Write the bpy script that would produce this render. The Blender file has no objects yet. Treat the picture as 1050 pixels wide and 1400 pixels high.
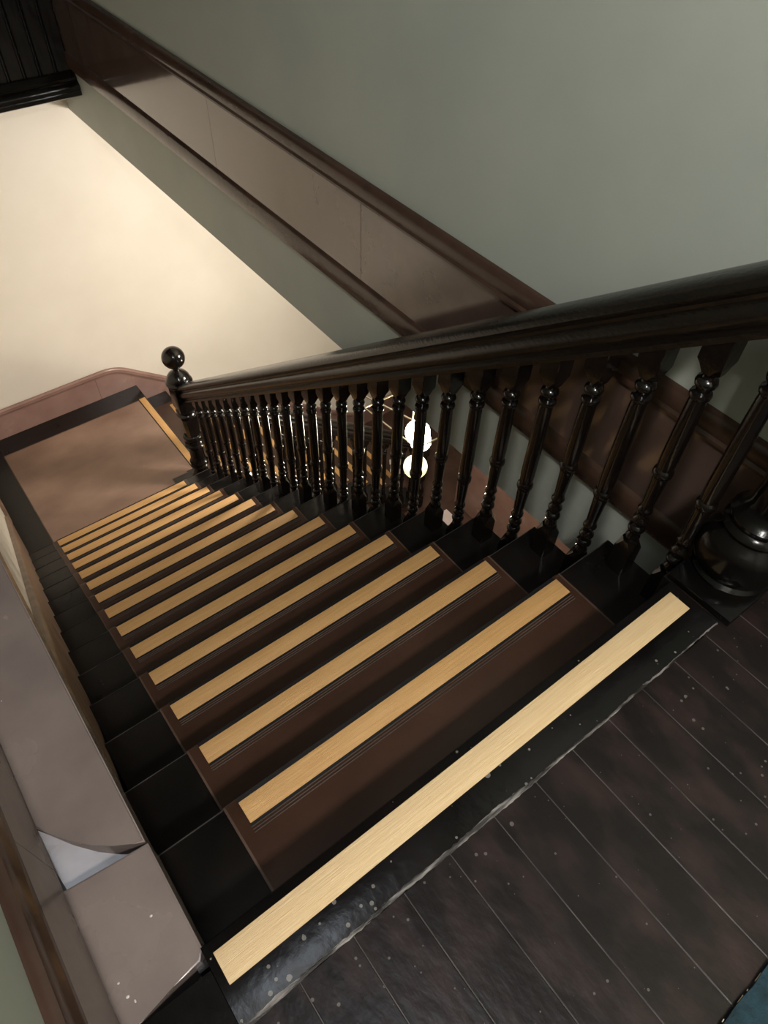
import bpy, bmesh, math, random
from mathutils import Matrix, Vector
random.seed(4)
SC = bpy.context.scene
COL = SC.collection

# ------------------------------------------------------------------ camera
cam_d = bpy.data.cameras.new('camera')
cam = bpy.data.objects.new('camera', cam_d); COL.objects.link(cam)
RX = Vector((0.7953774, -0.6055850, 0.0253275))
DN = Vector((-0.4525755, -0.6211718, -0.6397820))
FW = Vector((0.4031751, 0.4974056, -0.7681390))
m = Matrix((RX, -DN, -FW)).transposed().to_4x4()
m.translation = Vector((0.0027564, -0.2964076, 1.3264559))
cam.matrix_world = m
cam_d.sensor_fit = 'VERTICAL'; cam_d.sensor_height = 24.0
cam_d.lens = 964.2913 / 1400 * 24.0
cam_d.clip_start = 0.02; cam_d.clip_end = 60
SC.camera = cam

# ------------------------------------------------------------------ world, view
w = bpy.data.worlds.new('world'); SC.world = w; w.use_nodes = True
w.node_tree.nodes['Background'].inputs[0].default_value = (0.75, 0.86, 1.0, 1)
w.node_tree.nodes['Background'].inputs[1].default_value = 0.09
SC.view_settings.view_transform = 'Standard'
SC.view_settings.look = 'None'
SC.view_settings.gamma = 1
SC.view_settings.use_curve_mapping = False
SC.view_settings.exposure = 0.5

# ------------------------------------------------------------------ lamps and added fill lights
def area(name, loc, target, size, sy, power, col):
    d = bpy.data.lights.new(name, 'AREA'); d.shape = 'RECTANGLE'
    d.size = size; d.size_y = sy; d.energy = power; d.color = col
    o = bpy.data.objects.new(name, d); COL.objects.link(o)
    o.location = loc
    o.rotation_euler = (Vector(target) - Vector(loc)).to_track_quat('-Z', 'Y').to_euler()
    return o
def point(name, loc, r, power, col):
    d = bpy.data.lights.new(name, 'POINT'); d.energy = power; d.color = col; d.shadow_soft_size = r
    o = bpy.data.objects.new(name, d); COL.objects.link(o); o.location = loc
    return o
area('added_cool_light_overhead', (0.06, -0.50, 3.12), (0.06, -0.45, 0), 0.45, 0.45, 8, (0.80, 0.89, 1.0))  # added overhead light, placed for the cool reflection on the facet
area('added_fill_lower_hall', (2.35, 2.3, -1.0), (0.8, 4.5, -2.1), 0.3, 0.3, 38, (1.0, 0.92, 0.84))  # unseen area light added to brighten the far wall and landing
point('added_fill_behind_stair_head', (-0.14, -1.25, 2.25), 0.12, 112, (1.0, 0.95, 0.90))  # unseen fill added as main light on stair head and green wall
point('wall_lamp_right_of_stair_head', (1.1, -1.2, 1.7), 0.08, 5, (1.0, 0.76, 0.46))

# ------------------------------------------------------------------ materials
def lin(c):
    return tuple(((v/255.0)/12.92 if v/255.0 <= 0.04045 else ((v/255.0+0.055)/1.055)**2.4) for v in c) + (1,)
def mat(name, c1, c2=None, rough=0.4, nscale=6, stretch=(1,1,1), bump=0.0, bscale=40, detail=5,
        metal=0.0, coat=0.0, spec=0.5, lo=0.35, hi=0.65, rvar=0.0, emit=None, estr=0.0, bstretch=None, specks=None):
    M = bpy.data.materials.new(name); M.use_nodes = True
    nt = M.node_tree; N = nt.nodes; Lk = nt.links; b = N['Principled BSDF']
    tc = N.new('ShaderNodeTexCoord'); mp = N.new('ShaderNodeMapping'); mp.inputs['Scale'].default_value = stretch
    Lk.new(tc.outputs['Object'], mp.inputs['Vector'])
    ns = N.new('ShaderNodeTexNoise'); ns.inputs['Scale'].default_value = nscale; ns.inputs['Detail'].default_value = detail
    Lk.new(mp.outputs[0], ns.inputs['Vector'])
    cr = N.new('ShaderNodeValToRGB')
    cr.color_ramp.elements[0].position = lo; cr.color_ramp.elements[0].color = c1
    cr.color_ramp.elements[1].position = hi; cr.color_ramp.elements[1].color = c2 or c1
    Lk.new(ns.outputs['Fac'], cr.inputs[0])
    out = cr.outputs[0]
    if specks:
        sc_, thr, colr = specks
        v = N.new('ShaderNodeTexVoronoi'); v.inputs['Scale'].default_value = sc_
        Lk.new(tc.outputs['Object'], v.inputs['Vector'])
        n2 = N.new('ShaderNodeTexNoise'); n2.inputs['Scale'].default_value = 3.0
        Lk.new(tc.outputs['Object'], n2.inputs['Vector'])
        r2 = N.new('ShaderNodeMapRange'); r2.inputs['From Min'].default_value = .45; r2.inputs['From Max'].default_value = .7
        r2.inputs['To Min'].default_value = thr*.35; r2.inputs['To Max'].default_value = thr
        Lk.new(n2.outputs['Fac'], r2.inputs[0])
        # only some of the cells carry a chip, each with its own size
        sepc = N.new('ShaderNodeSeparateColor'); Lk.new(v.outputs['Color'], sepc.inputs[0])
        pw = N.new('ShaderNodeMath'); pw.operation = 'POWER'; pw.inputs[1].default_value = 3.0
        Lk.new(sepc.outputs[0], pw.inputs[0])
        ml = N.new('ShaderNodeMath'); ml.operation = 'MULTIPLY'
        Lk.new(pw.outputs[0], ml.inputs[0]); Lk.new(r2.outputs[0], ml.inputs[1])
        lt = N.new('ShaderNodeMath'); lt.operation = 'LESS_THAN'
        Lk.new(v.outputs['Distance'], lt.inputs[0]); Lk.new(ml.outputs[0], lt.inputs[1])
        mx = N.new('ShaderNodeMix'); mx.data_type = 'RGBA'
        Lk.new(lt.outputs[0], mx.inputs['Factor']); Lk.new(out, mx.inputs['A']); mx.inputs['B'].default_value = colr
        out = mx.outputs['Result']
    Lk.new(out, b.inputs['Base Color'])
    b.inputs['Roughness'].default_value = rough
    if rvar:
        mr = N.new('ShaderNodeMapRange'); mr.inputs['To Min'].default_value = rough - rvar; mr.inputs['To Max'].default_value = rough + rvar
        Lk.new(ns.outputs['Fac'], mr.inputs[0]); Lk.new(mr.outputs[0], b.inputs['Roughness'])
    b.inputs['Metallic'].default_value = metal
    b.inputs['Coat Weight'].default_value = coat
    b.inputs['Coat Roughness'].default_value = 0.08
    b.inputs['Specular IOR Level'].default_value = spec
    if bump:
        m2 = N.new('ShaderNodeMapping'); m2.inputs['Scale'].default_value = bstretch or stretch
        Lk.new(tc.outputs['Object'], m2.inputs['Vector'])
        nb = N.new('ShaderNodeTexNoise'); nb.inputs['Scale'].default_value = bscale; nb.inputs['Detail'].default_value = 4
        Lk.new(m2.outputs[0], nb.inputs['Vector'])
        bp = N.new('ShaderNodeBump'); bp.inputs['Strength'].default_value = bump; bp.inputs['Distance'].default_value = 0.004
        Lk.new(nb.outputs['Fac'], bp.inputs['Height']); Lk.new(bp.outputs[0], b.inputs['Normal'])
    if emit:
        b.inputs['Emission Color'].default_value = emit; b.inputs['Emission Strength'].default_value = estr
    return M

M = {}
M['gloss_black'] = mat('black_varnished_wood', lin((12,10,9)), lin((20,15,12)), 0.15, 9, (1,1,1), 0.25, 30, rvar=.05, spec=.5)
M['dull_black'] = mat('darker_newel_varnish', lin((9,8,8)), lin((15,12,10)), 0.18, 9, (1,1,1), 0.25, 30, rvar=.04, spec=.22)
M['rail'] = mat('handrail_varnish', lin((16,13,11)), lin((26,21,17)), 0.22, 22, (6,.6,6), 0.30, 26, rvar=.06, bstretch=(5,.5,5))
M['tread'] = mat('black_painted_tread', lin((14,12,11)), lin((24,20,18)), 0.30, 7, (1,1,1), 0.25, 30, rvar=.08)
M['lino_landing'] = mat('lit_brown_linoleum', lin((130,103,88)), lin((154,126,108)), 0.34, 3.5, (1,1.6,1), 0.12, 60, rvar=.08, lo=.3, hi=.7)  # brown lino lightened: the landing's extra light is put into its colour
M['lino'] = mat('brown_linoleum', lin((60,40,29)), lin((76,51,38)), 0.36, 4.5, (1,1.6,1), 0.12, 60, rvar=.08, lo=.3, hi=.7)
M['lino_edge'] = mat('brown_linoleum_edge', lin((78,60,50)), lin((98,78,64)), 0.4, 8)
M['strip'] = mat('golden_nosing_strip', lin((216,166,104)), lin((228,180,118)), 0.42, 5, (1.2,40,1), 0.5, 12, bstretch=(1,70,1))
M['strip_y'] = mat('golden_nosing_strip_lower', lin((216,166,104)), lin((228,180,118)), 0.42, 5, (40,1.2,1), 0.5, 12, bstretch=(70,1,1))
M['strip_pale'] = mat('pale_nosing_strip', lin((232,198,148)), lin((240,210,164)), 0.5, 5, (1.2,40,1), 0.5, 12, bstretch=(1,70,1))
M['groove'] = mat('dark_ridged_profile', lin((84,75,70)), lin((104,94,87)), 0.35, 10)
M['groove_dark'] = mat('matt_black_profile', lin((16,14,13)), lin((22,19,18)), 0.5, 10)
M['brown'] = mat('chocolate_gloss_paint', lin((76,60,54)), lin((90,73,66)), 0.13, 5, (1,1,1), 0.16, 12, rvar=.03, coat=1.0)
M['brown_dark'] = mat('dark_chocolate_gloss_paint', lin((60,44,36)), lin((76,56,46)), 0.24, 7, (1,1,1), 0.25, 22, rvar=.05)
M['brown_rose'] = mat('rosy_brown_gloss_paint', lin((142,110,100)), lin((156,124,112)), 0.26, 5, (1,1,1), 0.2, 16, rvar=.05)
M['grey_brown'] = mat('taupe_gloss_paint', lin((120,108,104)), lin((138,125,119)), 0.26, 5, (1,1,1), 0.25, 14, rvar=.07)
M['green'] = mat('sage_green_wall_paint', lin((166,172,164)), lin((174,180,170)), 0.55, 2.2, (1,1,1), 0.10, 24)
M['cream'] = mat('cream_wall_paint', lin((226,217,202)), lin((234,226,212)), 0.55, 1.6, (1,1,1), 0.08, 20)
M['plank'] = mat('black_worn_floor_paint', lin((24,19,18)), lin((56,41,39)), 0.36, 9, (1.6,.8,1), 0.35, 30, rvar=.10,
                 specks=(70, .30, lin((96,92,88))), lo=.45, hi=.8, spec=.25, detail=9)
M['tan_skirt'] = mat('worn_tan_brown_skirting_paint', lin((116,92,74)), lin((150,124,102)), 0.4, 9, (1,.6,2), 0.25, 20, rvar=.06)
M['seam'] = mat('dusty_seam_and_edge_glint', lin((44,40,39)), lin((88,81,78)), 0.5, 9, (1,1.2,1), lo=.35, hi=.75)  # dusty seams; same colour also paints the tread edge glints
M['nose'] = mat('black_nosing_board_paint', lin((12,11,10)), lin((20,17,16)), 0.22, 5, (1,1,1), 0.30, 22, rvar=.08,
                specks=(60, .40, lin((110,106,100))), spec=.22)
M['worn'] = mat('bare_worn_wood_edge', lin((34,30,28)), lin((150,144,140)), 0.45, 14, (1,7,1), 0.5, 80, lo=.46, hi=.66)
M['dark_board'] = mat('near_black_beaded_wood', lin((22,20,21)), lin((34,31,31)), 0.30, 8, (6,1,1), 0.2, 20, rvar=.05)
M['lower_floor'] = mat('dark_brown_lower_floor', lin((70,50,42)), lin((92,68,58)), 0.4, 5, (1,1,1), 0.1, 30)
M['plaster'] = mat('ceiling_plaster', lin((206,200,186)), lin((214,208,194)), 0.7, 3)
M['brass'] = mat('pale_brass', lin((224,214,190)), lin((240,232,212)), 0.22, 8, metal=1.0)
M['globe'] = mat('lit_opal_glass', (1,.95,.80,1), (1,.95,.80,1), 0.3, 2, emit=(1.0, .90, .70, 1), estr=70)
M['globe_dim'] = mat('dimmer_opal_glass', (1,.95,.80,1), (1,.95,.80,1), 0.3, 2, emit=(1.0, .93, .50, 1), estr=1.0)
M['white'] = mat('white_painted_wood', lin((226,222,218)), lin((238,234,230)), 0.45, 6)
M['pink'] = mat('pale_pink_paper', lin((232,214,212)), lin((240,222,220)), 0.6, 6)
M['teal'] = mat('teal_blue_wool', lin((14,36,44)), lin((28,58,68)), 0.9, 40, (1,1,1), 0.7, 150)
M['stitch'] = mat('ochre_stitching', lin((180,150,110)), lin((220,200,170)), 0.6, 30)
M['chip'] = mat('bare_wood_nick', lin((196,186,176)), lin((226,220,214)), 0.35, 30)

# ------------------------------------------------------------------ mesh helpers
def link(name, bm, material, parent=None, smooth=False):
    me = bpy.data.meshes.new(name)
    bmesh.ops.recalc_face_normals(bm, faces=bm.faces[:])
    bm.to_mesh(me); bm.free()
    me.materials.append(M[material])
    if smooth:
        for p in me.polygons: p.use_smooth = True
        try: me.set_sharp_from_angle(angle=math.radians(38))
        except Exception: pass
    o = bpy.data.objects.new(name, me); COL.objects.link(o)
    if parent: o.parent = parent
    return o
def box(bm, x0, x1, y0, y1, z0, z1, bev=0.0):
    r = bmesh.ops.create_cube(bm, size=1.0)
    for v in r['verts']:
        v.co = Vector((x0+(v.co.x+.5)*(x1-x0), y0+(v.co.y+.5)*(y1-y0), z0+(v.co.z+.5)*(z1-z0)))
    if bev:
        es = list({e for v in r['verts'] for e in v.link_edges})
        bmesh.ops.bevel(bm, geom=es, offset=bev, segments=2, affect='EDGES', profile=.5)
def prism(bm, pts, axis, a, b):
    """close polygon pts (2D) extruded along axis 'x','y','z' from a to b"""
    def P(p, t):
        return {'x': (t, p[0], p[1]), 'y': (p[0], t, p[1]), 'z': (p[0], p[1], t)}[axis]
    A = [bm.verts.new(P(p, a)) for p in pts]; B = [bm.verts.new(P(p, b)) for p in pts]
    n = len(pts)
    bm.faces.new(A); bm.faces.new(B[::-1])
    for i in range(n): bm.faces.new((A[i], B[i], B[(i+1) % n], A[(i+1) % n]))
def sweep(bm, path, prof, frame):
    """path: list of 3D points; prof: closed list of (a,b); frame(i)->(vecA, vecB) at each path point"""
    rings = []
    for i, p in enumerate(path):
        A, B = frame(i)
        rings.append([bm.verts.new(Vector(p) + A*a + B*b) for a, b in prof])
    n = len(prof)
    for i in range(len(rings)-1):
        for j in range(n):
            bm.faces.new((rings[i][j], rings[i][(j+1) % n], rings[i+1][(j+1) % n], rings[i+1][j]))
    bm.faces.new(rings[0]); bm.faces.new(rings[-1][::-1])
def lathe(bm, prof, cx=0, cy=0, seg=20, rot=0.0):
    rings = []
    for r, z in prof:
        rings.append([bm.verts.new((cx+r*math.cos(rot+2*math.pi*k/seg), cy+r*math.sin(rot+2*math.pi*k/seg), z)) for k in range(seg)])
    for i in range(len(rings)-1):
        for k in range(seg):
            bm.faces.new((rings[i][k], rings[i][(k+1) % seg], rings[i+1][(k+1) % seg], rings[i+1][k]))
    bm.faces.new(rings[0][::-1]); bm.faces.new(rings[-1])
def rod(bm, a, b, r, seg=8):
    a = Vector(a); b = Vector(b); d = (b-a).normalized()
    u = d.orthogonal().normalized(); v = d.cross(u)
    A = [bm.verts.new(a + (u*math.cos(t)+v*math.sin(t))*r) for t in [2*math.pi*k/seg for k in range(seg)]]
    B = [bm.verts.new(b + (u*math.cos(t)+v*math.sin(t))*r) for t in [2*math.pi*k/seg for k in range(seg)]]
    for k in range(seg): bm.faces.new((A[k], A[(k+1) % seg], B[(k+1) % seg], B[k]))
    bm.faces.new(A[::-1]); bm.faces.new(B)
def empty(name, loc, label=None, cat=None, group=None):
    o = bpy.data.objects.new(name, None); COL.objects.link(o); o.location = loc
    o.empty_display_size = .1
    if label: o['label'] = label
    if cat: o['category'] = cat
    if group: o['group'] = group
    return o
def tag(o, label, cat, group=None):
    o['label'] = label; o['category'] = cat
    if group: o['group'] = group
    return o
def struct(o, label=None):
    o['kind'] = 'structure'
    if label: o['label'] = label
    return o
def bx(name, material, dims, parent=None, bev=0.0):
    bm = bmesh.new(); box(bm, *dims, bev); return link(name, bm, material, parent, smooth=bool(bev))
def child_of(o, parent):          # keep world placement of geometry built in world coordinates
    o.parent = parent
    o.matrix_parent_inverse = Matrix.Translation(-Vector(parent.location))
    return o

G = 0.2329; R_ = 0.178            # going and riser of the stairs
XL, XR = -0.1128, 1.225            # tread ends, upper flight
WX = 1.36                         # face of the wall beyond the balustrade
YF = 4.68                         # far wall
ZL = -15*R_                       # half landing
ZB = ZL - 10*R_                   # lower hall floor

# ================================================================== SETTING
# right wall of the upper hall: hangs over the lower flight, bottom edge at -0.506
struct(bx('wall_right', 'green', (WX, WX+.16, -2.6, YF, -.506, 3.2)), 'sage green wall beyond the balustrade, ending above the lower flight')
br = struct(empty('baseboard_right', (WX, 2, .1)), 'deep glossy brown skirting band along the green wall beyond the handrail')
ys = [-2.6, -1.2, .35, 1.547, 2.616, 4.02, 4.36]
for a, b in zip(ys[:-1], ys[1:]):
    child_of(bx('board', 'brown', (WX-.014, WX, a+.0012, b-.0012, -.108, .193)), br)
def yprof(name, material, prof, y0, y1, parent=None, step=None):
    bm = bmesh.new(); prism(bm, prof, 'y', y0, y1); o = link(name, bm, material, None, smooth=True)
    if parent: child_of(o, parent)
    return o
yprof('cap_moulding', 'brown_dark', [(WX, .262), (WX-.012, .262), (WX-.020, .256), (WX-.024, .246), (WX-.026, .222),
      (WX-.024, .212), (WX-.030, .205), (WX-.030, .197), (WX-.020, .190), (WX-.014, .184), (WX, .184)], -2.6, 4.36, br)
yprof('lower_moulding', 'brown_dark', [(WX, -.100), (WX-.014, -.100), (WX-.022, -.108), (WX-.026, -.118), (WX-.026, -.178), (WX-.020, -.190), (WX, -.190)], -2.6, 4.36, br)

# far wall
struct(bx('wall_far', 'cream', (-.6, 7.0, YF, YF+.15, ZB, 3.2)), 'cream wall behind the landing, brightly lit')
# left walls: upper one set back behind the ledge, lower one flush with the steps
struct(bx('wall_left', 'green', (-.40, -.25, -2.6, YF, 0, 3.2)), 'sage green wall at the left edge above the ledge')
struct(bx('wall_left_lower', 'cream', (-.40, -.125, .0, YF, ZB, -.092)), 'cream stair wall below the ledge on the left')
struct(bx('wall_back', 'green', (-.40, WX+.16, -2.75, -2.6, -.5, 3.2)))
struct(bx('ceiling', 'brown_dark', (-.4, WX+.16, -2.75, YF, 3.2, 3.3)))
struct(bx('ceiling_lower', 'plaster', (WX+.16, 7.0, -2.6, YF, -.506, -.40)))
struct(bx('wall_lower_right', 'cream', (7.0, 7.15, -2.6, YF, ZB, -.4)))
struct(bx('wall_lower_back', 'cream', (-.4, 7.0, -2.75, -2.6, ZB, -.5)))
fl = struct(empty('floor_lower', (3, 1, ZB)), 'dark brown boarded floor of the hall below')
for i in range(30):
    y0 = -2.6 + i*.2427
    child_of(bx('plank', 'lower_floor', (-.12, 7.0, y0+.001, y0+.2417, ZB-.04, ZB)), fl)
# partition with tall brown wainscot in the lower hall
struct(bx('wall_partition', 'green', (3.76, 3.9, -2.6, 3.12, ZB, -.506)))
wp = struct(empty('baseboard_partition', (3.75, 1, ZB+.4)), 'brown panelled wainscot on the far side of the hall below')
for a, b in ((-2.6,-1.0),(-1.0,.2),(.2,1.4),(1.4,2.35),(2.35,3.12)):
    child_of(bx('board', 'brown_rose', (3.742, 3.76, a+.002, b-.002, ZB, ZB+.86)), wp)
yprof('cap_moulding', 'brown_rose', [(3.76, ZB+.92), (3.735, ZB+.92), (3.725, ZB+.90), (3.73, ZB+.87), (3.742, ZB+.86), (3.76, ZB+.86)], -2.6, 3.12, wp)

# ledge on the left: block, tilted facet, long ledge
lg = struct(empty('trim_1', (-.16, .1, 0)), 'taupe painted ledge and block along the left side of the stair head')
LX0, LX1 = -.236, -.093
bm = bmesh.new()
pts = [(-.236, -.010), (-.221, -.0235), (-.205, -.0215), (-.150, -.010), (-.101, -.004), (-.090, .010), (-.0905, .208), (-.236, .222)]
prism(bm, pts, 'z', -.09, .0)
top = [e for e in bm.edges if all(abs(v.co.z) < 1e-5 for v in e.verts)]
bmesh.ops.bevel(bm, geom=top, offset=.003, segments=2, affect='EDGES')
o = link('block', bm, 'grey_brown', None, smooth=True); child_of(o, lg)
# curved front end of the ledge
curve = [(-.0925, .212), (-.113, .222), (-.140, .238), (-.170, .262), (-.200, .295), (-.225, .330), (-.248, .362)]
bm = bmesh.new()
prism(bm, [(LX1, .2125)] + curve[1:-1] + [(-.238, .35), (-.238, YF), (LX1, YF)], 'z', -.09, .001)
top = [e for e in bm.edges if all(abs(v.co.z-.001) < 1e-5 for v in e.verts)]
bmesh.ops.bevel(bm, geom=top, offset=.0035, segments=3, affect='EDGES')
o = link('ledge_board', bm, 'grey_brown', None, smooth=True); child_of(o, lg)
bm = bmesh.new()
fz = lambda x, y: -.003 + .31*(y-.362) - .12*(x+.248)
tp = [(x, y, fz(x, y)) for x, y in [(-.236, .2225), (-.0945, .2095)] + curve[1:]]
A = [bm.verts.new(p) for p in tp]; B = [bm.verts.new((p[0], p[1], -.089)) for p in tp]
bm.faces.new(A); bm.faces.new(B[::-1])
for i in range(len(A)): bm.faces.new((A[i], B[i], B[(i+1) % len(A)], A[(i+1) % len(A)]))
o = link('tilted_facet', bm, 'grey_brown', None); child_of(o, lg); o['label'] = 'small tilted triangular facet between block and ledge'

for q, (x, y, r) in enumerate([(-.135, .100, .0022), (-.205, .62, .0018), (-.175, .300, .003), (-.150, .255, .0022), (-.212, .02, .0024), (-.205, .008, .003), (-.216, .045, .0018), (-.17, .82, .0016)]):
    bm = bmesh.new(); zz = (.0002 if y < .21 else .0012) if not (.22 < y < .31) else fz(x, y)
    lathe(bm, [(r, zz-.001), (r*.9, zz+.0005), (r*.4, zz+.0009)], x, y, 7)
    for v in bm.verts: v.co.x = x + (v.co.x-x)*(.55 if q % 2 else 1.3)
    child_of(link('paint_nick', bm, 'chip'), lg)
# left baseboard with cap
bl = struct(empty('baseboard_left', (-.24, 1, .1)), 'brown baseboard with rounded cap above the ledge at the left edge')
for a, b in ((-2.6,-.9),(-.9,.262),(.262,1.9),(1.9,YF)):
    child_of(bx('board', 'grey_brown', (-.25, -.236, a+.0008, b-.0008, -.005, .215)), bl)
yprof('cap_moulding', 'brown_dark', [(-.25, .305), (-.241, .305), (-.232, .298), (-.230, .285), (-.231, .262), (-.226, .250), (-.224, .236), (-.230, .222), (-.236, .210), (-.25, .210)], -2.6, YF, bl)

# sloping skirting on the lower left wall
def path_skirt(pts, cap_prof, name_parent, wall, depth, axis):
    pass
sl = struct(empty('baseboard_stair_left', (-.12, 2, -1.3)), 'brown skirting that follows the steps down the left wall')
S = R_/G
top0, top1 = .45, 15*G - .08
def zt(y): return -S*y + .375
pl = [(.63, zt(.63))] + [(top1, zt(top1))] + [(top1+.10, ZL+.30), (top1+.22, ZL+.265), (YF, ZL+.262)]
bm = bmesh.new()
prism(bm, pl + [(YF, ZL-.02), (15*G+.0, ZL-.02), (.0, -.22)][0:5] + [(15*G-.30, ZL-.02), (.15, -.50), (.15, -.094), (.625, -.094)], 'x', -.1245, -.113)
child_of(link('board', bm, 'tan_skirt'), sl)
def wallcap(path2d, plane, out, prof, axis):
    """moulding along a path drawn on a wall; axis 'x' = wall plane is x const (path is y,z); prof: (out, up)"""
    bm = bmesh.new(); n = len(path2d)
    def T(i):
        a = Vector(path2d[max(0,i-1)]); b = Vector(path2d[min(n-1,i+1)]); return (b-a).normalized()
    P3 = [(plane, p[0], p[1]) if axis == 'x' else (p[0], plane, p[1]) for p in path2d]
    O = Vector((out,0,0)) if axis == 'x' else Vector((0,out,0))
    def fr(i):
        t = T(i); nn = Vector((-t.y, t.x))
        if nn.y < 0: nn = -nn
        U = Vector((0, nn.x, nn.y)) if axis == 'x' else Vector((nn.x, 0, nn.y))
        return O, U
    sweep(bm, P3, prof, fr); return bm
CAP = [(0, .0), (.010, .0), (.018, -.006), (.021, -.016), (.017, -.026), (.019, -.034), (.013, -.046), (.010, -.056), (0, -.056)]
def densify(pts, rad=.07):
    out = []
    for i, p in enumerate(pts):
        if 0 < i < len(pts)-1:
            a = Vector(pts[i-1]); b = Vector(p); c = Vector(pts[i+1])
            d1 = min(rad, (a-b).length*.45); d2 = min(rad, (c-b).length*.45)
            s = b + (a-b).normalized()*d1; e = b + (c-b).normalized()*d2
            for k in range(7):
                t = k/6; q = s*(1-t)**2 + b*2*t*(1-t) + e*t*t; out.append((q.x, q.y))
        else: out.append(p)
    return out
child_of(link('cap_moulding', wallcap(densify(pl), -.113, 1, [(a*.6, b) for a, b in CAP], 'x'), 'tan_skirt', smooth=True), sl)

# far wall skirting: level on the landing, then down with the lower flight
sf = struct(empty('baseboard_far', (1, YF, ZL+.1)), 'rosy brown skirting along the cream wall, bending down with the lower flight')
XN = 1.232
def zf(x): return ZL + .268 - S*(x-1.20)
xe = XN + 10*G - .05
pf = densify([(-.12, ZL+.266), (1.12, ZL+.266), (xe, ZL+.266-S*(xe-1.12)*.985), (xe+.2, ZB+.27), (7.0, ZB+.27)], .12)
SPLIT = .935
for seg in (0, 1):
    bm = bmesh.new()
    if seg == 0:
        prism(bm, [(-.12, ZL+.25), (SPLIT-.001, ZL+.25), (SPLIT-.001, ZL-.02), (-.12, ZL-.02)], 'y', YF-.013, YF-.0005)
    else:
        p = [(x, z-.012) for x, z in pf if x > SPLIT]
        prism(bm, [(SPLIT+.001, ZL+.254)] + p + [(7.0, ZB), (XN+9*G, ZB), (XN-.02, ZL-R_), (XN-.02, ZL-.05), (SPLIT+.001, ZL-.05)], 'y', YF-.013, YF-.0005)
    child_of(link('board', bm, 'brown_rose'), sf)
child_of(link('cap_moulding', wallcap(pf, YF-.013, -1, CAP, 'y'), 'brown_rose', smooth=True), sf)

# ------------------------------------------------------------------ upper floor: planks and nosing board
fu = struct(empty('floor', (.4, -1, 0)), 'black painted board floor at the head of the stairs, worn and speckled')
seam = [ -.236, -.205, -.098, .010, .114, .219, .321, .426, .531, .632, .735, .841, .946, 1.052, 1.157, 1.262, WX-.014]
for a, b in zip(seam[:-1], seam[1:]):
    bm = bmesh.new(); dz = random.uniform(-.0008, .0003)
    y1 = -.1235 if b < 1.11 else -.010
    y0 = -2.6
    box(bm, a+.0007, b-.0007, y0, y1, -.022, dz, .0012)
    child_of(link('plank', bm, 'plank'), fu)
child_of(bx('subfloor', 'plank', (-.40, WX, -2.6, -.03, -.50, -.0225)), fu)
for q in seam[2:-1]:
    child_of(bx('seam_filler', 'seam', (q-.0009, q+.0009, -2.6, -.124, -.022, -.0004)), fu)
bm = bmesh.new()
box(bm, -.236, -.0935, -.1225, -.0265, -.030, .0020)
prism(bm, [(-.1225, -.030), (-.1225, .0008), (-.119, .0022), (.004, .0022), (.010, .0002), (.0125, -.005), (.0125, -.016), (.008, -.024), (0.0, -.030)], 'x', -.0925, 1.103)
nb = child_of(link('nosing_board', bm, 'nose', smooth=True), fu)
# bare worn ridge along the back edge of the nosing board
bm = bmesh.new()
random.seed(11)
n = 150; up = []; lo = []
for i in range(n+1):
    x = -.093 + 1.19*i/n
    wob = .0012*math.sin(x*7) + .0007*math.sin(x*31+1) + random.uniform(-.0008,.0008)
    wd = .0010 + .0018*max(0, math.sin(x*4.2+.3))**2 + .0026*max(0,math.sin(x*13+2))**4 + random.uniform(0,.0012)
    if x > .86: wd *= .35
    up.append((x, -.1215+wob+wd)); lo.append((x, -.1225+wob-wd*.6))
rows = []
for (x, a), (_, b) in zip(up, lo):
    rows.append([bm.verts.new((x, b-.0007, .0006)), bm.verts.new((x, (a+b)/2, .0028)), bm.verts.new((x, a+.0004, .0024))])
for i in range(n):
    for j in range(2): bm.faces.new((rows[i][j], rows[i+1][j], rows[i+1][j+1], rows[i][j+1]))
wr = link('worn_ridge', bm, 'worn', None, smooth=True); wr.parent = nb; wr['label'] = 'bare scratched ridge along the nosing board joint'
o = bx('nosing_strip', 'strip_pale', (-.079, 1.077, -.062, -.008, .0018, .0046), None, .0008); o.parent = nb
o['label'] = 'pale cream topmost anti-slip strip'
child_of(bx('riser', 'tread', (-.112, 1.21, -.014, -.002, -R_-.012, -.028)), fu)
struct(bx('trim_2', 'tread', (1.1035, WX, -.010, .03, -.50, -.001)), 'black trimmer edge under the top newel')

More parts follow.
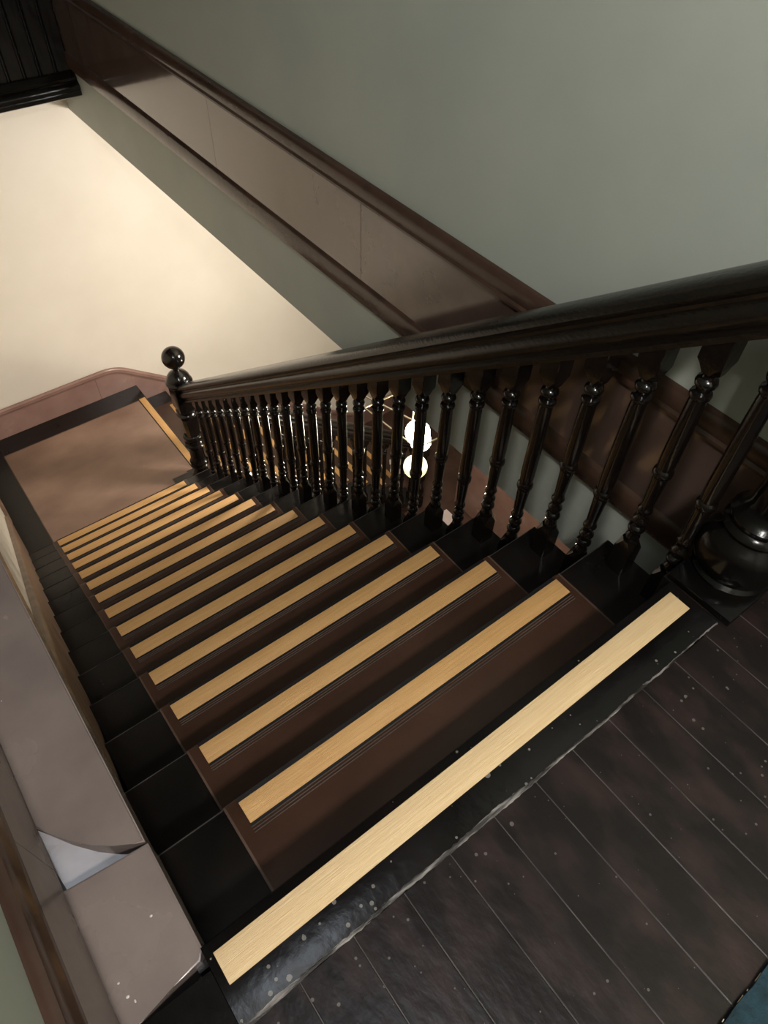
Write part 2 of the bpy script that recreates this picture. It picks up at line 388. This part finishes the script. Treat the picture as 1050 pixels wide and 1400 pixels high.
# ================================================================== UPPER FLIGHT
st = empty('staircase', (.55, 1.7, ZL), 'long upper flight of black steps with brown treads and golden strips', 'staircase')
def make_tread(k):
    y0 = (k-1)*G - .014; y1 = k*G + .0125; z = -k*R_
    bm = bmesh.new()
    prism(bm, [(y0, z-.028), (y0, z), (y1-.010, z), (y1-.003, z-.003), (y1, z-.010), (y1, z-.018), (y1-.004, z-.026), (y1-.012, z-.028)], 'x', XL, XR)
    t = link('tread', bm, 'tread', None, smooth=True); child_of(t, st)
    c0, c1 = .052, 1.028
    e = bx('worn_edge_glint', 'seam', (XL+.001, c0-.006, y1-.0062, y1-.0044, z-.003, z+.0009)); e.parent = t  # pale line: worn paint, with the edge highlight painted in
    e = bx('worn_edge_glint', 'seam', (c1+.006, XR-.001, y1-.0058, y1-.0048, z-.003, z+.0006)); e.parent = t  # glint on the right nosing, painted as a thin pale line
    bm = bmesh.new()
    y1c = y1 + .0015
    prism(bm, [(y0+.012, z+.0002), (y0+.012, z+.004), (y1c-.011, z+.004), (y1c-.003, z+.0005), (y1c+.001, z-.008), (y1c+.001, z-.020), (y1c-.001, z-.020), (y1c-.0015, z-.008), (y1c-.005, z-.001), (y1c-.012, z+.0002)], 'x', c0, c1)
    c = link('tread_cover', bm, 'lino', None, smooth=True); c.parent = t
    for (a, b) in ((c0-.005, c0), (c1, c1+.005)):
        e = bx('edge_trim', 'lino_edge', (a, b, y0+.012, y1-.004, z+.0002, z+.0046)); e.parent = t
    # dark profile under the strip, ridges behind it
    ys_ = y1c - .010
    p = bx('strip_profile', 'groove_dark', (.077, 1.0085, ys_-.0595, ys_+.006, z+.0040, z+.0058)); p.parent = t
    xa, xb = .0761 + random.uniform(-.002,.002), 1.0095 + random.uniform(-.002,.002)
    s = bx('nosing_strip', 'strip', (xa, xb, k*G-.0498, k*G-.0005, z+.0055, z+.0082), None, .0009); s.parent = t
    bm = bmesh.new()
    for q in range(3):
        yy = k*G - .0565 - q*.0062
        prism(bm, [(yy-.0012, z+.0042), (yy, z+.0068), (yy+.0012, z+.0042)], 'x', .076, 1.010)
    g = link('ridged_profile', bm, 'groove'); g.parent = t
    if k < 15:
        pass
def make_riser(k):
    # board between tread k and the tread above
    y = (k-1)*G
    child_of(bx('riser', 'tread', (XL, XR-.022, y-.014, y-.002, -k*R_-.002, -(k-1)*R_-.026)), st)
    if k > 1:
        child_of(bx('riser_cover', 'lino', (.052, 1.028, y-.002, y+.0005, -k*R_+.001, -(k-1)*R_-.030)), st)
for k in range(1, 15): make_tread(k)
for k in range(2, 16): make_riser(k)
# outer string under the tread ends, sloping soffit
bm = bmesh.new(); pts = []
for k in range(1, 15):
    pts += [((k-1)*G-.013, -k*R_-.028), (k*G-.014, -k*R_-.028)]
pts = [(-.013, -.03-R_-.0)] + pts[1:] + [(14*G-.014, ZL+.0), (14*G-.014, ZL-.14), (-.013, -R_-.30)]
prism(bm, pts, 'x', XR-.042, XR-.022)
child_of(link('outer_string', bm, 'brown_dark'), st)
bm = bmesh.new()
prism(bm, [(-.013, -R_-.28), (14*G-.014, ZL-.12), (14*G-.014, ZL-.14), (-.013, -R_-.30)], 'x', XL, XR-.043)
child_of(link('soffit', bm, 'plaster'), st)

# ================================================================== HALF LANDING
la = struct(empty('floor_landing', (.5, 4, ZL)), 'half landing with black borders around a brown linoleum field')
x0, x1 = -.125, XN + .0125; y0 = 14*G - .004
bm = bmesh.new()
prism(bm, [(x0, ZL-.03), (x0, ZL), (x1-.010, ZL), (x1-.003, ZL-.003), (x1, ZL-.010), (x1, ZL-.018), (x1-.004, ZL-.028), (x1-.012, ZL-.03)], 'y', y0, YF-.013)
child_of(link('landing_board', bm, 'tread', smooth=True), la)
child_of(bx('landing_slab', 'plaster', (x0, XN-.02, y0, YF, ZL-.25, ZL-.031)), la)
def poly_slab(name, pts, z0, z1, mtl, parent):
    bm = bmesh.new(); prism(bm, pts, 'z', z0, z1); return child_of(link(name, bm, mtl), parent)
xi = 1.171
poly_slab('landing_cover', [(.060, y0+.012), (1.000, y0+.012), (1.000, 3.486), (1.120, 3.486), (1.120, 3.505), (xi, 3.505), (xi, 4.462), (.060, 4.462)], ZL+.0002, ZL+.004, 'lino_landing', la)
bm = bmesh.new()
box(bm, .054, .060, y0+.012, 4.468, ZL+.0002, ZL+.0052); box(bm, .060, xi, 4.462, 4.468, ZL+.0002, ZL+.0052)
box(bm, .994, 1.000, y0+.012, 3.486, ZL+.0002, ZL+.0062); box(bm, .994, 1.126, 3.486, 3.492, ZL+.0002, ZL+.0062)
child_of(link('edge_trim', bm, 'lino_edge'), la)
s = child_of(bx('nosing_strip', 'strip_y', (XN-.052, XN-.001, 3.44, 4.476, ZL+.0035, ZL+.0065), None, .0009), la)
child_of(bx('strip_profile', 'groove_dark', (XN-.0605, XN+.003, 3.435, 4.48, ZL+.0002, ZL+.0036)), la)

# ================================================================== LOWER FLIGHT (towards +x)
st2 = empty('staircase', (2.4, 4.0, ZB), 'short lower flight beyond the balusters, turning right off the landing', 'staircase')
YN, YS = 3.285, YF - .0145
for j in range(1, 10):
    a = XN + (j-1)*G - .014; b = XN + j*G + .0125; z = ZL - j*R_
    bm = bmesh.new()
    prism(bm, [(a, z-.028), (a, z), (b-.010, z), (b-.003, z-.003), (b, z-.010), (b, z-.018), (b-.004, z-.026), (b-.012, z-.028)], 'y', YN, YS)
    t = child_of(link('tread', bm, 'tread', smooth=True), st2)
    c = bx('tread_cover', 'lino', (a+.012, b-.006, 3.47, 4.505, z+.0002, z+.004)); c.parent = t
    s = bx('nosing_strip', 'strip_y', (XN+j*G-.050, XN+j*G-.001, 3.50, 4.468, z+.004, z+.0075), None, .0009); s.parent = t
for j in range(1, 11):
    x = XN + (j-1)*G
    child_of(bx('riser', 'tread', (x-.014, x-.002, YN+.02, YS, ZL-j*R_+(.0005 if j == 10 else -.002), ZL-(j-1)*R_-.029)), st2)
bm = bmesh.new(); pts = [(XN-.016, ZL-.031)]
pts = []
for j in range(1, 10):
    pts += [(XN+(j-1)*G-.013, ZL-j*R_-.028), (XN+j*G-.014, ZL-j*R_-.028)]
pts += [(XN+9*G-.014, ZB+.002), (XN+9*G-.25, ZB+.002), (XN-.013, ZL-R_-.26)]
prism(bm, pts, 'y', YN+.02, YN+.04)
child_of(link('outer_string', bm, 'brown_dark'), st2)

# ================================================================== BALUSTRADES
def block_pts(h): return h/2
def square_to_round(bm, cx, cy, z0, z1, hs, cham, end):
    """square block z0..z1 whose corners are cut away towards the turned part ('top'/'bottom'/both)"""
    rings = []
    zs = []
    if 'b' in end: zs += [(z0, .0), (z0+.016, .55), (z0+cham, 1)]
    else: zs += [(z0, 1)]
    if 't' in end: zs += [(z1-cham, 1), (z1-.016, .55), (z1, .0)]
    else: zs += [(z1, 1)]
    for z, f in zs:
        c = hs*(1-f)*.58 + .0015
        ring = []
        q = [(hs, hs-c), (hs-c, hs), (-hs+c, hs), (-hs, hs-c), (-hs, -hs+c), (-hs+c, -hs), (hs-c, -hs), (hs, -hs+c)]
        k = 1 - .16*(1-f)
        rings.append([bm.verts.new((cx+x*k, cy+y*k, z)) for x, y in q])
    for i in range(len(rings)-1):
        for k in range(8): bm.faces.new((rings[i][k], rings[i][(k+1) % 8], rings[i+1][(k+1) % 8], rings[i+1][k]))
    bm.faces.new(rings[0][::-1]); bm.faces.new(rings[-1])
def baluster_mesh(H_long, name, slope_axis, slope):
    """turned baluster on its tread at z=0; H_long = height of the rail underside at its centre"""
    bm = bmesh.new(); s = .0245
    square_to_round(bm, 0, 0, 0, .118, s, .030, 't')
    u = H_long - .078                       # bottom of the top block
    L = [(.0125,.112),(.0165,.122),(.0185,.130),(.0175,.138),(.0135,.146),(.013,.150),(.0195,.156),(.0215,.163),(.0195,.170),(.0135,.176),
         (.0135,.184),(.0185,.190),(.0200,.196),(.0185,.202),(.0140,.208),(.0140,.222),(.0175,.228),(.0190,.233),(.0175,.239),(.0145,.245),
         (.0150,.262),(.0165,.300),(.0180,.335),(.0184,.344),(.0180,.348),(.0225,.354),(.0238,.362),(.0225,.370),(.0185,.376),(.0196,.382),
         (.0206,.410)]
    T = [(.0190,u-.080),(.0182,u-.070),(.0180,u-.066),(.0225,u-.061),(.0235,u-.055),(.0220,u-.050),(.0140,u-.046),(.0145,u-.040),(.0215,u-.032),
         (.0235,u-.024),(.0212,u-.016),(.0145,u-.011),(.0135,u-.006),(.0180,u+.002),(.0185,u+.010),(.014,u+.016)]
    lathe(bm, L + [(.0204, .5*(.41+u-.08))] + T, 0, 0, 16)
    # top block, its head cut to the rake of the rail
    n0 = len(bm.verts)
    square_to_round(bm, 0, 0, u+.004, H_long+.004, .0275, .026, 'b')
    bm.verts.ensure_lookup_table()
    for v in bm.verts[n0:]:
        if abs(v.co.z - (H_long+.004)) < 1e-5:
            v.co.z += -slope*(v.co.y if slope_axis == 'y' else v.co.x)
    return bm
def from_mesh(name, me, parent, loc):
    o = bpy.data.objects.new(name, me); COL.objects.link(o); o.parent = parent
    o.matrix_parent_inverse = Matrix.Translation(-Vector(parent.location)); o.location = loc
    return o
RB = .674                                   # rail underside above the nosing line
BX = 1.18
bal = empty('balustrade', (BX, 1.7, ZL), 'black balustrade with turned balusters down the right of the upper flight', 'balustrade')
def rail_z(y): return RB - S*y
mesh_cache = {}
for j in range(28):
    y = .051 + .11645*j
    k = int((y)//G) + 1
    if y > 14*G - .11: break
    H = rail_z(y) + k*R_
    key = j % 2
    if key not in mesh_cache:
        o = link('baluster', baluster_mesh(H, 'baluster', 'y', S), 'gloss_black', None, smooth=True); mesh_cache[key] = (o.data, H)
        child_of(o, bal); o.location = (BX, y, -k*R_)
        o.matrix_parent_inverse = Matrix.Translation(-Vector(bal.location))
    else:
        me, H0 = mesh_cache[key]
        from_mesh('baluster', me, bal, (BX, y, -k*R_))
RAILP = [(-.032,0),(.032,0),(.034,.004),(.034,.016),(.028,.022),(.030,.030),(.040,.040),(.045,.052),(.045,.072),(.040,.082),(.034,.090),(.036,.100),
         (.047,.108),(.052,.118),(.051,.130),(.042,.144),(.024,.152),(0,.155)]
RAILP = RAILP + [(-a, b) for a, b in RAILP[::-1] if a != 0 and b != 0 and not (a == .032)]
def rail_bm(p0, p1, up_fix=None):
    bm = bmesh.new()
    d = Vector(p1)-Vector(p0)
    side = Vector((1,0,0)) if abs(d.y) > abs(d.x) else Vector((0,1,0))
    sweep(bm, [p0, p1], RAILP, lambda i: (side, Vector((0,0,1))))
    return bm
YT, YB = -.02, 3.285
child_of(link('handrail', rail_bm((BX, YT, rail_z(YT)), (BX, YB, rail_z(YB))), 'rail', smooth=True), bal)

def oct_block(bm, cx, cy, z0, z1, h0, h1, c=.25):
    rings = []
    for z, h in ((z0, h0), (z1, h1)):
        cc = h*c
        q = [(h, h-cc), (h-cc, h), (-h+cc, h), (-h, h-cc), (-h, -h+cc), (-h+cc, -h), (h-cc, -h), (h, -h+cc)]
        rings.append([bm.verts.new((cx+x, cy+y, z)) for x, y in q])
    for k in range(8): bm.faces.new((rings[0][k], rings[0][(k+1) % 8], rings[1][(k+1) % 8], rings[1][k]))
    bm.faces.new(rings[0][::-1]); bm.faces.new(rings[1])
def newel(parent, cx, cy, zb, dz=0):
    """lower newel: measured from the landing up, total about 1.26 m"""
    b = zb
    bm = bmesh.new()
    lathe(bm, [(r*1.10, z) for r, z in [(.060,b),(.064,b+.006),(.064,b+.060),(.058,b+.072),(.052,b+.080),(.060,b+.090),(.064,b+.102),(.060,b+.114),(.052,b+.122),
               (.047,b+.150),(.046,b+.190),(.052,b+.198),(.058,b+.206),(.052,b+.216),(.050,b+.222),(.057,b+.232),(.060,b+.242),(.056,b+.252),(.049,b+.262),
               (.047,b+.300),(.049,b+.380),(.052,b+.396),(.058,b+.402),(.062,b+.412),(.058,b+.422),(.052,b+.430),(.058,b+.438),(.060,b+.446),(.055,b+.456),
               (.053,b+.470),(.060,b+.480),(.062,b+.492),(.058,b+.502),(.050,b+.512)]], cx, cy, 28)
    p = link('newel_post', bm, 'gloss_black', None, smooth=True); child_of(p, parent)
    bm = bmesh.new()
    oct_block(bm, cx, cy, b+.508, b+.690, .046, .061, .35)
    bm2 = link('tapered_shaft', bm, 'gloss_black'); bm2.parent = p; bm2.matrix_parent_inverse = p.matrix_world.inverted()
    bm = bmesh.new()
    lathe(bm, [(r*1.08, z) for r, z in [(.050,b+.685),(.062,b+.694),(.066,b+.704),(.062,b+.714),(.054,b+.722),(.060,b+.732),(.064,b+.742),(.060,b+.752),(.055,b+.760)]], cx, cy, 28)
    o = link('collar', bm, 'gloss_black', None, smooth=True); o.parent = p
    bm = bmesh.new(); box(bm, cx-.063, cx+.063, cy-.063, cy+.063, b+.756, b+.950, .004)
    o = link('block', bm, 'gloss_black', None, smooth=True); o.parent = p
    bm = bmesh.new()
    lathe(bm, [(r*1.14, z) for r, z in [(.052,b+.948),(.066,b+.956),(.074,b+.964),(.077,b+.974),(.074,b+.984),(.066,b+.992),(.062,b+.996),(.066,b+1.004),(.064,b+1.016),(.054,b+1.034),
               (.040,b+1.050),(.026,b+1.060),(.018,b+1.068),(.017,b+1.080),(.022,b+1.088),(.024,b+1.096)]], cx, cy, 28)
    o = link('cap', bm, 'gloss_black', None, smooth=True); o.parent = p
    bm = bmesh.new()
    bmesh.ops.create_uvsphere(bm, u_segments=36, v_segments=22, radius=.073, matrix=Matrix.Translation((cx, cy, b+1.165)))
    o = link('ball_finial', bm, 'gloss_black', None, smooth=True); o.parent = p
    return p
newel(bal, BX, 3.33, ZL+.0005)
child_of(bx('newel_base_plate', 'tread', (1.003, 1.232, y0+.013, 3.484, ZL, ZL+.006)), bal)
# top newel: broad turned foot at the head of the stairs
tn = child_of(bx('newel_post', 'dull_black', (1.106, 1.340, -.140, .025, .0, .020), None, .003), bal)
tx, ty = 1.238, -.048
bm = bmesh.new()
lathe(bm, [(.080,.018),(.088,.022),(.090,.028),(.084,.034),(.080,.038),(.088,.044),(.096,.056),(.100,.072),(.1015,.090),(.0995,.110),(.096,.128),(.084,.144),
           (.074,.154),(.070,.160),(.074,.166),(.078,.174),(.074,.182),(.066,.188),(.070,.196),(.070,.204),(.062,.212),(.052,.222),(.045,.245),(.043,.30),(.047,.36),
           (.052,.40),(.060,.41),(.064,.42),(.060,.43),(.055,.44)], tx, ty, 36)
o = link('turned_foot', bm, 'dull_black', None, smooth=True); o.parent = tn
bm = bmesh.new(); box(bm, tx-.062, tx+.062, ty-.062, ty+.062, .438, .98, .004)
o = link('block', bm, 'gloss_black', None, smooth=True); o.parent = tn
bm = bmesh.new()
lathe(bm, [(.055,.978),(.068,.984),(.078,.994),(.078,1.004),(.066,1.014),(.045,1.03),(.02,1.045),(.018,1.06),(.024,1.075)], tx, ty, 30)
o = link('cap', bm, 'gloss_black', None, smooth=True); o.parent = tn
bm = bmesh.new(); bmesh.ops.create_uvsphere(bm, u_segments=32, v_segments=18, radius=.073, matrix=Matrix.Translation((tx, ty, 1.143)))
o = link('ball_finial', bm, 'gloss_black', None, smooth=True); o.parent = tn

# lower balustrade
bal2 = empty('balustrade', (2.4, 3.33, ZB), 'lower black balustrade along the near side of the short lower flight', 'balustrade')
Y2 = 3.33
def rail2_z(x): return ZL + .70 - S*(x-XN)
first = {}
for j in range(18):
    x = XN + .060 + .11645*j
    k = int((x-XN)//G) + 1
    if x > XN + 9*G - .02: break
    H = rail2_z(x) - (ZL - k*R_)
    key = j % 2
    if key not in first:
        o = link('baluster', baluster_mesh(H, 'baluster', 'x', S), 'gloss_black', None, smooth=True); first[key] = o.data
        o.parent = bal2; o.matrix_parent_inverse = Matrix.Translation(-Vector(bal2.location)); o.location = (x, Y2, ZL-k*R_)
    else: from_mesh('baluster', first[key], bal2, (x, Y2, ZL-k*R_))
NX2 = XN + 9*G + .055
child_of(link('handrail', rail_bm((BX+.06, Y2, rail2_z(BX+.06)), (NX2-.05, Y2, rail2_z(NX2-.05))), 'rail', smooth=True), bal2)
newel(bal2, NX2, Y2, ZB+.0005)

# ================================================================== BULKHEAD AT TOP LEFT
YK = 4.36
bk = empty('bulkhead', (.6, YK, -.3), 'near-black beaded board bulkhead with moulded bottom edge at the top left', 'bulkhead')
x = WX - .001; i = 0
while x > -.10:
    x2 = max(-.10, x - .088)
    bm = bmesh.new()
    prism(bm, [(x2+.001, YK+.02), (x2+.001, YK+.006), (x2+.006, YK), (x-.018, YK), (x-.016, YK+.004), (x-.012, YK-.003), (x-.006, YK-.003), (x-.001, YK+.006), (x-.001, YK+.02)], 'z', -.20, .90)
    child_of(link('beaded_board', bm, 'dark_board'), bk)
    x = x2
child_of(bx('core', 'dark_board', (-.10, WX-.001, YK+.0205, YF-.001, -.30, .90)), bk)
bm = bmesh.new()
prism(bm, [(YK+.02, -.324), (YK-.034, -.324), (YK-.044, -.318), (YK-.046, -.300), (YK-.042, -.292), (YK-.050, -.286), (YK-.050, -.270), (YK-.040, -.256), (YK-.024, -.248),
           (YK-.028, -.240), (YK-.030, -.228), (YK-.018, -.210), (YK-.006, -.196), (YK+.02, -.190)], 'x', -.10, WX-.0005)
child_of(link('bottom_moulding', bm, 'gloss_black', smooth=True), bk)

# ================================================================== CHANDELIER
CH = (2.50, 2.50, -.506)
ch = empty('chandelier', CH, 'brass chandelier with lit round opal globes hanging in the hall below', 'chandelier')
bm = bmesh.new(); rod(bm, (2.50, 2.50, -.51), (2.50, 2.50, -2.12), .006); child_of(link('stem', bm, 'brass', smooth=True), ch)
bm = bmesh.new(); lathe(bm, [(.06,-.507),(.06,-.515),(.03,-.54),(.01,-.55)], 2.50, 2.50, 20); child_of(link('ceiling_rose', bm, 'brass', smooth=True), ch)
rods = [((2.41, 3.03, -2.2), (2.575, 2.49, -2.2)), ((2.345, 2.87, -2.2), (2.40, 2.28, -2.2)), ((2.40, 2.315, -2.2), (2.66, 2.30, -2.2)),
        ((2.345, 2.87, -2.2), (2.62, 2.86, -2.2)), ((2.50, 2.50, -2.12), (2.575, 2.49, -2.2)), ((2.50, 2.50, -2.12), (2.40, 2.40, -2.2)), ((2.64, 2.86, -2.2), (2.64, 2.30, -2.2))]
for a, b in rods:
    bm = bmesh.new(); rod(bm, a, b, .0075); child_of(link('arm', bm, 'brass', smooth=True), ch)
for c, r, mt, lb in (((2.446, 2.377, -2.121), .088, 'globe', 'brightest white globe'), ((2.607, 2.513, -2.408), .080, 'globe', None), ((2.334, 2.248, -2.292), .086, 'globe_dim', 'dimmer yellowish globe')):
    bm = bmesh.new(); bmesh.ops.create_uvsphere(bm, u_segments=28, v_segments=16, radius=r, matrix=Matrix.Translation(c))
    g = child_of(link('globe', bm, mt, smooth=True), ch)
    if lb: g['label'] = lb
    bm = bmesh.new(); lathe(bm, [(.03, c[2]+r-.008), (.034, c[2]+r), (.02, c[2]+r+.02), (.008, c[2]+r+.03)], c[0], c[1], 14)
    f = link('holder', bm, 'brass', smooth=True); f.parent = g; f.matrix_parent_inverse = g.matrix_world.inverted() if False else Matrix.Identity(4)

# ================================================================== SMALL THINGS
be = empty('stool', (3.55, 3.76, ZB), 'low white slatted stool at the foot of the lower flight', 'stool')
be.rotation_euler = (0, 0, math.radians(-35))
def lb(name, dims): return bx(name, 'white', dims, be, .004)
lb('slat', (-.16,.16,-.12,-.05,.12,.135)); lb('slat', (-.16,.16,.02,.09,.12,.135))
for sx in (-1, 1):
    for sy in (-.10, .07):
        lb('leg', (sx*.13-.015, sx*.13+.015, sy-.015, sy+.015, 0, .12))
tag(bx('paper_sheet', 'pink', (3.44, 3.60, 2.90, 3.08, ZB+.0005, ZB+.003)), 'pale pink sheet lying on the floor of the hall below', 'paper')
mt = empty('rug', (.9, -.9, 0), 'teal blue rug with ochre stitched edge at the bottom right corner', 'rug')
bm = bmesh.new()
pts = []
for i in range(41):
    xx = .35 + 1.0*i/40
    pts.append((xx, -.5585 + .0012*math.sin(i*1.9) + .0008*math.sin(i*.7)))
prism(bm, pts[::-1] + [(.35, -1.6), (1.35, -1.6)], 'z', .0015, .011)
top = [e for e in bm.edges if all(abs(v.co.z-.011) < 1e-5 for v in e.verts)]
bmesh.ops.bevel(bm, geom=top, offset=.004, segments=2, affect='EDGES')
child_of(link('pile', bm, 'teal', smooth=True), mt)
bm = bmesh.new()
for a, b in ((.498,.503),(.538,.553),(.563,.566),(.585,.602),(.640,.652),(.690,.70)):
    rod(bm, (a, -.5585, .0065), (b, -.5578, .0075), .0009, 6)
child_of(link('edge_stitching', bm, 'stitch', smooth=True), mt)
